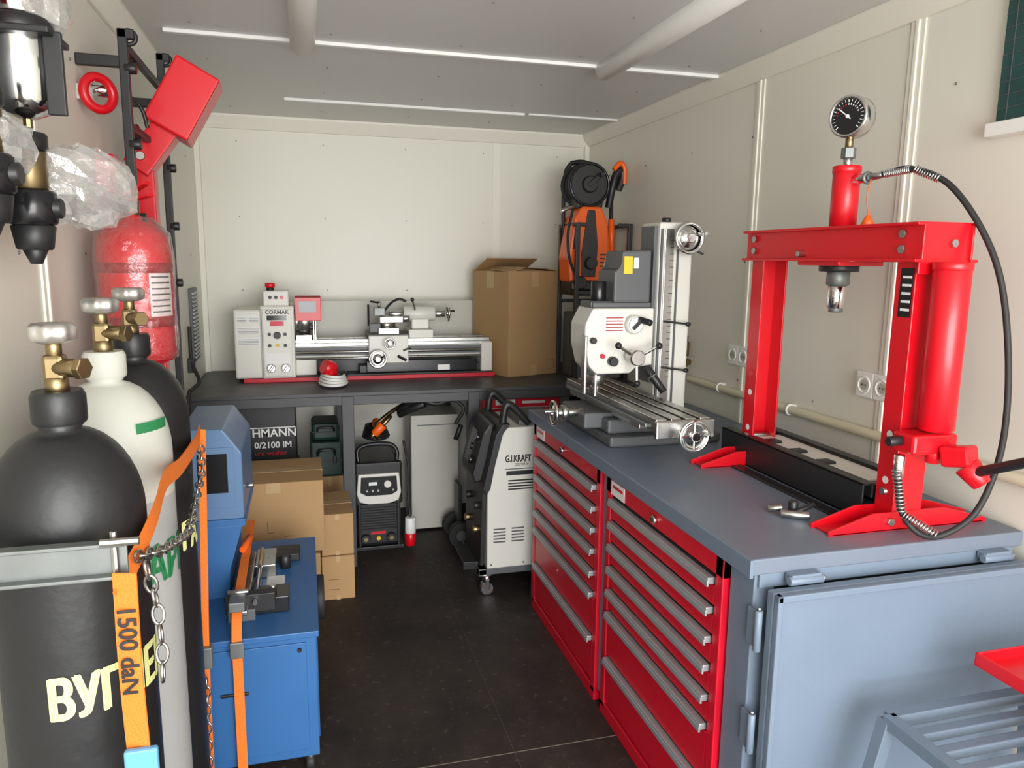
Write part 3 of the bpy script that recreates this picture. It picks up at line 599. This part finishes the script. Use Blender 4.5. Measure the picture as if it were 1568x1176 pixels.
b.prism(PW([(-.07,1.85),(-.08,1.92),(.08,1.92),(.07,1.85)]),XZ,wy-.07,wy+.07,BLK,bev=.01)
rc=V(W(-.01,-.01,1.97)); b.cyl(rc+V((0,-.07,0)),rc+V((0,-.06,0)),.122,BLK,n=32); b.cyl(rc+V((0,.06,0)),rc+V((0,.07,0)),.122,BLK,n=32)
for i in range(5): b.torus(rc+V((0,-.045+i*.022,0)),(0,1,0),.095,.011,RUB)
b.cyl(rc+V((0,-.09,0)),rc+V((0,.06,0)),.045,BLK); b.torus(rc+V((0,-.072,0)),(0,1,0),.112,.008,BLKG); b.box(rc+V((.02,-.09,.02)),(.09,.014,.025),BLK,rot=Euler((0,-.7,0)).to_matrix()); b.cyl(rc+V((.05,-.09,.05)),rc+V((.05,-.14,.05)),.012,BLK)
for s in(-1,1): b.tube([W(s*.09,.07,1.60),W(s*.10,.08,1.85),W(s*.09,.09,2.03),W(s*.06,.09,2.09)],.012,BLK)
b.tube([W(-.06,.09,2.09),W(0,.09,2.10),W(.06,.09,2.09)],.014,BLK)
b.tube([W(.12,-.03,1.86),W(.13,-.05,1.96),W(.15,-.05,2.03),W(.18,-.05,2.05),W(.185,-.05,2.01),W(.165,-.05,1.95)],.022,BLK); b.tube([W(.13,-.065,2.05),W(.165,-.065,2.085),W(.19,-.065,2.06),W(.193,-.065,1.98)],.014,ORG)
b.cyl(W(.13,-.04,1.90),W(.14,-.04,1.55),.011,BLK); b.cyl(W(.135,-.04,1.80),W(.14,-.04,1.62),.018,ORG)
b.cyl(W(-.10,-.08,1.86),W(-.17,-.10,1.83),.012,STEEL); b.tube([W(-.10,-.08,1.84),W(-.13,-.10,1.72),W(-.12,-.1,1.6),W(-.08,-.1,1.5)],.008,RUB)
b.done()
# ============================================================= GAS CYLINDERS
def valve(b,c,zt,dirv,wm):
    x,y=c; d=V(dirv).normalized()
    b.cyl((x,y,zt-.005),(x,y,zt+.02),.017,BRASS,n=16); b.box((x,y,zt+.035),(.03,.03,.04),BRASS,bev=.006)
    b.cyl(V((x,y,zt+.035)),V((x,y,zt+.035))+d*.045,.014,BRASS); b.cyl(V((x,y,zt+.035))+d*.04,V((x,y,zt+.035))+d*.052,.017,BRASS,n=6)
    b.cyl((x,y,zt+.05),(x,y,zt+.078),.011,BRASS)
    n=48; z=zt+.072; vs=[];fs=[]
    for j,(r,h) in enumerate(((.020,0),(.031,.006),(.032,.024),(.025,.030),(.008,.028))):
        for i in range(n):
            k=1+.07*math.cos(8*2*math.pi*i/n)*(1 if j in(1,2,3) else 0); a=2*math.pi*i/n; vs.append(V((x+r*k*math.cos(a),y+r*k*math.sin(a),z+h)))
    for j in range(4):
        for i in range(n): fs.append((j*n+i,j*n+(i+1)%n,(j+1)*n+(i+1)%n,(j+1)*n+i))
    fs+=[tuple(range(n))[::-1],tuple(range(4*n,5*n))]; b.mesh(vs,fs,wm,smooth=True)
STN=[(0,0),(.03,0),(-.03,0),(0,.002),(0,-.002),(.02,.002),(-.02,-.002)]
def bottle(c,zt,body,shoulder,zs,name='gas_cylinder'):
    b=B(name); x,y=c; R=.11
    b.rev((x,y,0),(0,0,1),[(.09,0),(.105,.01),(R,.03),(R,zs)],body,n=48)
    base=zt-.20; p2=[(R,zs),(R,base)]
    for i in range(1,10):
        t=i/9*math.pi/2*.86; p2.append((R*math.cos(t)**.9,base+.145*math.sin(t)))
    p2+= [(.034,base+.15),(.032,zt-.045)]
    b.rev((x,y,0),(0,0,1),p2,shoulder,n=48)
    b.rev((x,y,0),(0,0,1),[(.036,zt-.05),(.038,zt-.045),(.038,zt-.008),(.034,zt)],shoulder,n=32)
    return b
def patch(b,c,r,a0,a1,z0,z1,m):
    n=10; vs=[];fs=[]
    for i in range(n+1):
        a=a0+(a1-a0)*i/n; vs+= [V((c[0]+r*math.cos(a),c[1]+r*math.sin(a),z0)),V((c[0]+r*math.cos(a),c[1]+r*math.sin(a),z1))]
    for i in range(n): fs.append((2*i,2*i+2,2*i+3,2*i+1))
    b.mesh(vs,fs,m)
c1=(-.367,1.26); b=bottle(c1,1.395,CYLK,CYLK,1.1); valve(b,c1,1.395,(1,-.5,0),ALUW)
for da,dz in STN: b.text('ВУГЛЕК',STEN,None,None,None,.090,wrap=((c1[0],c1[1],.918+dz),.1113,math.atan2(-1.26,.367)-.44+da),cx=.62)
b.done()
c2=(-.378,1.59); b=bottle(c2,1.415,CYLG,CYLW,1.13); valve(b,c2,1.415,(1,-.3,0),ALUW)
for da,dz in STN: b.text('АРГОН',GREEN,None,None,None,.105,wrap=((c2[0],c2[1],.965+dz),.1113,math.atan2(-1.59,.378)+.42+da),cx=.62)
b.rev((c2[0],c2[1],0),(0,0,1),[(.1103,1.14),(.1107,1.142),(.1107,1.15),(.1103,1.151)],CYLW,n=48)
patch(b,c2,.1035,-.9,-.1,1.262,1.285,GREEN)
b.done()
c3=(-.378,1.835); b=bottle(c3,1.425,CYLK,CYLK,1.1); valve(b,c3,1.425,(.6,-.8,0),ALUW)
for da,dz in STN: b.text('ГАЗ',STEN,None,None,None,.09,wrap=((c3[0],c3[1],.93+dz),.1113,math.atan2(-1.8,.378)+.72+da),cx=.6)
b.done()
b=B('cylinder_rack')
b.bb(XL+.0,-.255,1.115,1.121,1.150,1.200,GALV); b.bb(XL,-.255,1.10,1.121,1.196,1.202,GALV); b.bb(XL,-.255,1.10,1.121,1.148,1.154,GALV)
b.bb(XL,XL+.03,1.12,2.05,1.16,1.20,GALV)
b.cyl((-.285,1.10,1.204),(-.235,1.10,1.204),.006,STEEL,n=8); b.cyl((-.27,1.11,1.15),(-.27,1.11,1.217),.005,STEEL,n=8)
b.done()
b=B('ratchet_strap')
o=[(-.268,1.99,1.16),(-.258,1.84,1.165),(-.256,1.60,1.175),(-.253,1.42,1.20),(-.246,1.28,1.185),(-.250,1.185,1.165),(-.262,1.13,1.14),(-.268,1.10,1.12)]
b.ribbon(o,(0.0,.1,1),.035,.003,STRP)
b.ribbon([(-.256,1.095,1.16),(-.256,1.09,1.0),(-.250,1.085,.8),(-.245,1.085,.55),(-.245,1.085,.05)],(1,-.25,0),.033,.003,STRP)
b.text('1500 daN',BLK,(-.267,1.0865,1.115),(0,0,-1),(1,0,0),.034,bold=.0006)
b.box((-.248,1.078,.875),(.045,.012,.05),LBLUE,bev=.004)
b.done()
b=B('ratchet_strap')
b.ribbon([(-.262,1.985,1.165),(-.268,1.985,1.0),(-.275,1.985,.8),(-.285,1.985,.5),(-.29,1.985,.02)],(1,-.1,0),.018,.003,STRP); b.box((-.282,1.983,.55),(.03,.03,.06),GALV)
b.done()
def link(b,c,d,L,m,flip):
    d=V(d).normalized(); x,y,_=frame(d); n=x if flip else y
    c=V(c); s=d.cross(n)
    b.tube([c+d*(math.cos(2*math.pi*i/16)*L*.5)+s*(math.sin(2*math.pi*i/16)*L*.27) for i in range(17)],L*.085,m,n=6,sub=1)
b=B('steel_chain')
def chain(pts,L=.030):
    P=[V(p) for p in pts]; k=0
    for a,c in zip(P,P[1:]):
        n=max(1,int((c-a).length/(L*.75)))
        for i in range(n): link(b,a.lerp(c,(i+.5)/n),c-a,L,STEEL,k%2); k+=1
chain([(-.262,1.95,1.13),(-.250,1.86,1.09),(-.25,1.70,1.05),(-.240,1.55,1.05),(-.235,1.40,1.09),(-.235,1.25,1.13),(-.250,1.14,1.165)])
chain([(-.24,1.15,1.15),(-.23,1.16,1.08),(-.225,1.15,1.02),(-.225,1.14,.965)]); chain([(-.282,1.96,.5),(-.285,1.95,.3),(-.285,1.93,.03)],.03)
b.done()
# ============================================================= BLUE MACHINE
b=B('blue_grinding_machine'); bx0,bx1,by0,by1=-.40,0.0,2.20,2.98
b.bb(bx0,bx1,by0,by1,.06,.465,BLUE,bev=.004); b.bb(bx0-.01,bx1+.008,by0-.012,by1+.01,.462,.482,BLUE,bev=.003)
b.bb(bx0+.04,bx1-.03,by0-.006,by0,.09,.445,BLUE,bev=.003); b.cyl((bx1-.05,by0-.005,.425),(bx1-.05,by0-.016,.425),.006,BLK,n=10)
b.bb(bx0+.12,bx0+.2,by0-.012,by0-.004,.30,.31,BLK)
b.bb(bx1-.001,bx1+.003,by0+.05,by1-.05,.09,.44,BLUE)
b.cyl((bx1,2.82,.30),(bx1+.035,2.82,.30),.085,RUB)
for x in(bx0+.03,bx1-.03):
    for y in(by0+.03,by1-.04): b.cyl((x,y,.035),(x,y,.062),.018,STEEL,n=12); b.cyl((x-.012,y,.026),(x+.012,y,.026),.026,RUB,n=20)
b.prism([(bx0,.48),(bx0,1.05),(-.27,1.05),(-.215,.97),(-.215,.75),(-.24,.73),(-.29,.60),(-.29,.48)],XZ,2.50,2.92,BLUED,bev=.006)
b.bb(bx0,-.212,2.49,2.93,.725,.75,BLUE,bev=.003); b.prism([(bx0,.48),(bx0,.73),(-.22,.73),(-.27,.58),(-.27,.48)],XZ,2.488,2.94,BLUE,bev=.004)
b.bb(bx0+.02,-.24,2.497,2.50,.79,.99,BLUED,bev=.003); b.cyl((-.212,2.6,.83),(-.19,2.6,.83),.008,STEEL); b.bb(bx0+.05,-.26,2.494,2.498,.84,.97,BLKG,bev=.001)
b.bb(-.26,-.18,2.30,2.55,.482,.52,GRY); b.bb(-.245,-.20,2.26,2.75,.52,.535,STEEL); b.bb(-.27,-.12,2.32,2.36,.50,.56,BLK); b.bb(-.20,-.08,2.34,2.44,.482,.535,BLKG); b.cyl((-.13,2.38,.535),(-.13,2.38,.56),.012,STEEL)
b.bb(-.20,-.13,2.62,2.78,.482,.53,STEEL); b.cyl((-.18,2.30,.54),(-.18,2.75,.54),.008,CHR,n=10); b.cyl((-.10,2.70,.482),(-.10,2.70,.53),.02,BLK); b.bb(-.15,-.05,2.75,2.85,.482,.51,BLK); b.bb(-.16,-.10,2.45,2.62,.482,.488,WHT)
b.cyl((-.24,2.3,.55),(-.24,2.24,.57),.010,BLK)
b.done()
b=B('ratchet_strap')
b.ribbon([(-.225,2.9,.60),(-.225,2.62,.585),(-.225,2.4,.575),(-.225,2.24,.56),(-.225,2.178,.50),(-.225,2.175,.42),(-.225,2.172,.30),(-.225,2.17,.02)],(1,0,0),.028,.003,STRP)
b.box((-.225,2.25,.572),(.045,.08,.03),GALV); b.cyl((-.255,2.28,.59),(-.195,2.28,.59),.008,STEEL); b.box((-.225,2.168,.46),(.04,.01,.05),GALV); b.cyl((-.235,2.6,.60),(-.215,2.7,.61),.012,ORG)
b.done()
# ============================================================= LEFT WALL
b=B('fire_extinguisher'); ex,ey,ez=-.432,2.2,-.035
b.rev((ex,ey,ez),(0,0,1),[(.06,1.345),(.085,1.355),(.092,1.375),(.092,1.64),(.085,1.68),(.06,1.71),(.025,1.722),(.022,1.735)],RED,n=36)
b.cyl((ex,ey,1.73+ez),(ex,ey,1.765+ez),.02,BRASS); b.bar((ex-.01,ey,1.77+ez),(ex+.06,ey-.06,1.785+ez),.022,.008,RED); b.bar((ex-.01,ey,1.785+ez),(ex+.05,ey-.05,1.815+ez),.022,.008,RED); b.cyl((ex,ey,1.76+ez),(ex-.03,ey-.03,1.765+ez),.014,BLK)
for z in(1.46,1.60): b.rev((ex,ey,ez),(0,0,1),[(.093,z-.013),(.0945,z-.013),(.0945,z+.013),(.093,z+.013)],REDK,n=36)
patch(b,(ex,ey),.0935,-1.05,-.3,1.475+ez,1.60+ez,WHT)
for k in range(7): patch(b,(ex,ey),.0942,-1.0,-.4,1.485+k*.015+ez,1.489+k*.015+ez,GRY)
b.rev((ex,ey,ez),(0,0,1),[(.094,1.36),(.098,1.40),(.0955,1.5),(.099,1.62),(.092,1.69),(.05,1.73)],PINK,n=20)
b.done()
b=B('engine_crane')
mx,my=-.487,2.68
b.bb(mx-.04,mx+.04,my-.035,my+.035,0.04,1.98,RED,bev=.005); b.bb(XL+.012,XL+.062,my-.26,my-.20,.02,1.88,REDD,bev=.004); b.bb(mx-.05,mx+.05,my-.05,my+.05,0,.06,RED); b.bb(XL+.012,XL+.07,my-.28,my+.3,.0,.06,RED)
b.bb(XL+.02,mx,my-.22,my-.02,1.5,1.54,RED)
b.bar((mx-.01,my-.02,1.86),(mx+.11,my,2.03),.08,.09,RED,bev=.004,ref=(0,1,0))
b.bar((mx+.085,my-.01,1.98),(mx+.19,my,2.17),.14,.14,RED,bev=.006,ref=(0,1,0))
b.tube([(mx-.02,my-.10,1.98),(mx+.0,my-.10,2.06),(mx+.03,my-.10,2.03),(mx+.04,my-.09,1.98)],.006,BLK)
b.cyl((mx+.01,my-.07,1.90),(mx+.01,my+.07,1.90),.014,STEEL)
b.done()
b=B('hanging_bracket_rack')
for y,zt in((2.36,2.20),(2.95,2.28)):
    xr=-.455
    b.bb(xr-.012,xr+.012,y-.012,y+.012,1.1,zt,BLK); b.bb(xr-.012,xr+.03,y-.012,y+.012,zt-.025,zt,BLK); b.bb(XL,xr,y-.01,y+.01,1.3,1.33,BLK); b.bb(XL,xr,y-.01,y+.01,2.1,2.13,BLK)
    b.torus((xr+.015,y,zt-.02),(0,1,0),.018,.006,BLK)
    for z in(2.1,1.9,1.7,1.5): b.cyl((xr,y,z),(xr+.03,y,z),.015,BLK,n=10)
for z in(2.16,1.95): b.bb(-.465,-.445,2.36,2.95,z-.010,z+.010,BLK); b.torus((-.46,2.5,z),(1,0,0),.02,.006,BLK)
b.done()
b=B('lifting_shackle'); b.torus((XL+.05,2.36,2.03),(.7,-.7,0),.042,.013,RED); b.bb(XL,XL+.03,2.34,2.39,2.01,2.05,WHT); b.cyl((XL,2.42,2.05),(XL+.07,2.42,2.05),.02,CHR); b.done()
b=B('power_cable'); b.tube([(XL+.015,4.0,1.25),(XL+.02,3.98,1.08),(XL+.06,3.9,.99),(XL+.04,3.80,.965),(XL+.03,3.74,.93),(XL+.02,3.72,.6)],.009,RUB); b.bb(XL,XL+.03,3.97,4.03,1.02,1.09,BLK); b.done()
b=B('vent_grille'); b.bb(XL,XL+.015,4.13,4.35,1.05,1.43,GRY,bev=.003)
for k in range(17): b.box((XL+.018,4.24,1.075+k*.0205),(.012,.19,.004),ALU,rot=Euler((0,.6,0)).to_matrix(),bev=0)
b.done()
b=B('air_filter_regulator')
b.bb(XL,XL+.012,1.30,1.64,1.56,2.05,GRY)
def filt(y,z,big):
    x=XL+.105
    if big:
        b.rev((x,y,z),(0,0,1),[(.012,-.085),(.035,-.075),(.048,-.055),(.050,.02),(.050,.055)],CHR,n=30); b.cyl((x,y,z+.05),(x,y,z+.085),.054,BLK); b.cyl((x,y,z+.085),(x,y,z+.15),.040,CHR); b.cyl((x,y,z+.15),(x,y,z+.2),.045,BLK)
        b.bb(x-.06,x+.062,y-.065,y+.06,z+.05,z+.062,BLK); b.bar((x+.058,y-.03,z-.08),(x+.058,y-.03,z+.06),.012,.03,BLK); b.cyl((x,y,z-.10),(x,y,z-.08),.008,BRASS,n=8)
    else:
        b.cyl((x,y,z+.03),(x,y,z+.10),.030,BRASS); b.cyl((x,y,z+.10),(x,y,z+.13),.034,BLK); b.cyl((x,y,z-.03),(x,y,z+.03),.042,BLKG,n=12); b.cyl((x,y,z-.075),(x,y,z-.03),.030,BLK,r2=.036); b.cyl((x,y,z-.10),(x,y,z-.07),.010,BLK,r2=.022); b.cyl((x-.1,y,z+.0),(x+.05,y,z+.0),.018,BLK,n=12)
filt(1.58,1.92,True); filt(1.56,1.68,False); filt(1.36,1.72,False)
b.cyl((XL,1.58,2.06),(XL+.1,1.58,2.06),.02,BLK); b.bb(XL+.03,XL+.08,1.42,1.5,2.0,2.1,RED)
b.done()
b=B('plastic_bag')
M=Euler((0.1,.25,.9)).to_matrix(); b.ball((-.41,1.70,1.735),(.11,.065,.07),FILM,n=16,k=10,noise=.16,rot=M); b.ball((-.455,1.60,2.03),(.06,.06,.06),FILM,n=14,k=9,noise=.16); b.ball((-.46,1.40,1.77),(.05,.06,.05),FILM,n=14,k=9,noise=.16)
b.ball((-.47,1.64,1.70),(.06,.05,.05),FILM,n=14,k=9,noise=.18); b.ball((-.43,1.78,1.70),(.06,.05,.045),FILM,n=14,k=9,noise=.2)
b.done(fixn=False)
# ============================================================= RIGHT WALL
for y,z in((2.79,1.205),(1.995,1.206)):
    b=B('electrical_socket')
    for d in(-.04,.04):
        b.bb(XR-.014,XR,y+d-.039,y+d+.039,z-.042,z+.042,PLAST,bev=.005); b.cyl((XR-.0145,y+d,z),(XR-.010,y+d,z),.027,PLAST,n=28); b.torus((XR-.015,y+d,z),(-1,0,0),.026,.003,PLAST)
        b.cyl((XR-.013,y+d,z),(XR-.0155,y+d,z),.017,BEI)
        for k in(-.007,.007): b.cyl((XR-.0155,y+d+k,z),(XR-.017,y+d+k,z),.0025,DRK,n=8)
    b.done()
b=B('cable_conduit'); b.tube([(XR-.02,3.18,1.045),(XR-.02,2.3,1.05),(XR-.02,1.5,1.055),(XR-.02,.6,1.055)],.017,PWHITE,n=12)
for y in(2.9,2.4,1.85): b.torus((XR-.02,y,1.05),(0,1,0),.019,.004,PLAST); b.bb(XR-.02,XR,y-.01,y+.01,1.03,1.07,PLAST)
b.done()
b=B('pipe_valve'); b.cyl((XR-.03,3.22,1.03),(XR-.03,3.22,1.22),.012,PWHITE); b.cyl((XR-.03,3.22,1.10),(XR-.03,3.22,1.14),.018,BRASS,n=8); b.cyl((XR-.03,3.22,1.15),(XR-.03,3.22,1.22),.02,BRASS,n=12); b.cyl((XR-.03,3.22,1.22),(XR-.03,3.22,1.25),.014,BRASS); b.cyl((XR,3.22,1.12),(XR-.05,3.22,1.12),.014,BRASS); b.done()
b=B('window_1')
b.bb(XR-.045,XR,.75,1.65,1.93,1.965,PLAST); b.bb(XR-.03,XR,.75,.78,1.96,2.30,PLAST); b.bb(XR-.02,XR,.78,1.64,1.965,2.30,TEAL,bev=0)
for k in range(9): b.bb(XR-.022,XR-.02,.78,1.64,2.0+k*.033,2.0015+k*.033,GRY,bev=0)
for k in range(9): b.bb(XR-.022,XR-.02,.85+k*.095,.8515+k*.095,1.965,2.30,GRY,bev=0)
b.done()
# ============================================================= TOOL CART lower right
b=B('tool_cart')
sx0,sx1,sy0,sy1,sz=1.22,1.62,.93,1.24,.60
for y in(sy0,sy1): b.bar((sx0,y,sz),(sx1,y,sz),.03,.03,BG)
for x in(sx0,sx1): b.bar((x,sy0,sz),(x,sy1,sz),.03,.03,BG)
for k in range(4): b.bb(sx0,sx1,sy0+.05+k*.06,sy0+.075+k*.06,sz-.01,sz+.012,BG)
for y in(sy0,sy1):
    b.bar((sx0,y,sz),(sx0-.14,y,.0),.03,.03,BG); b.bar((sx1,y,sz),(sx1+.08,y,.0),.03,.03,BG)
    b.bar((sx0-.07,y,.3),(sx1+.04,y,.3),.025,.025,BG)
for k in range(3): b.bb(sx0-.06,sx1+.03,sy0+.05+k*.08,sy0+.085+k*.08,.30,.312,BG)
tx,ty=1.42,.86
b.bb(tx,1.74,ty,1.22,.715,.72,RED); b.bb(tx,tx+.006,ty,1.22,.715,.745,RED); b.bb(tx,1.74,1.214,1.22,.715,.745,RED); b.bb(tx,1.74,ty,ty+.006,.715,.745,RED); b.bb(1.734,1.74,ty,1.22,.715,.745,RED)
for x in(1.5,1.60): b.bb(x-.01,x+.01,1.1,1.12,.60,.716,BG)
b.done()
b=B('trim_5'); SE=mat('floor_seam',(.09,.075,.06),.8)
b.bb(.616,.618,1.2,YB,.0003,.0012,SE,bev=0); b.bb(XL,.99,2.138,2.1415,.0003,.0012,mat('floor_seam_dusty',(.17,.14,.11),.9),bev=0); b.done()
# ============================================================= LIGHT + CAMERA
w=bpy.data.worlds.new('sky'); bpy.context.scene.world=w; w.use_nodes=True; bg=w.node_tree.nodes['Background']; bg.inputs[0].default_value=(.86,.92,1,1); bg.inputs[1].default_value=2.6
def area(name,loc,tgt,sx,sy,e,col):
    l=bpy.data.lights.new(name,'AREA'); l.shape='RECTANGLE'; l.size=sx; l.size_y=sy; l.energy=e; l.color=col
    o=bpy.data.objects.new(name,l); o.location=loc; o.rotation_euler=(V(tgt)-V(loc)).to_track_quat('-Z','Y').to_euler(); bpy.context.scene.collection.objects.link(o)
area('doorway_daylight',(.6,-3.0,1.6),(.6,3,1.1),4.0,3.2,430,(1,.985,.965))
bpy.context.scene.view_settings.view_transform='Standard'
cam=bpy.data.cameras.new('camera'); co=bpy.data.objects.new('camera',cam); bpy.context.scene.collection.objects.link(co)
yaw,pitch,roll=.2698,.1657,-.0126
cyw,syw=math.cos(yaw),math.sin(yaw)
f=V((syw*math.cos(pitch),cyw*math.cos(pitch),-math.sin(pitch))); r=V((cyw,-syw,0)); d=f.cross(r)
r2=r*math.cos(roll)+d*math.sin(roll); d2=-r*math.sin(roll)+d*math.cos(roll)
M=Matrix((r2,-d2,-f)).transposed().to_4x4(); M.translation=V((0,0,1.6)); co.matrix_world=M
cam.sensor_width=36; cam.lens=1145.89/1568*36; cam.clip_start=.05
bpy.context.scene.camera=co
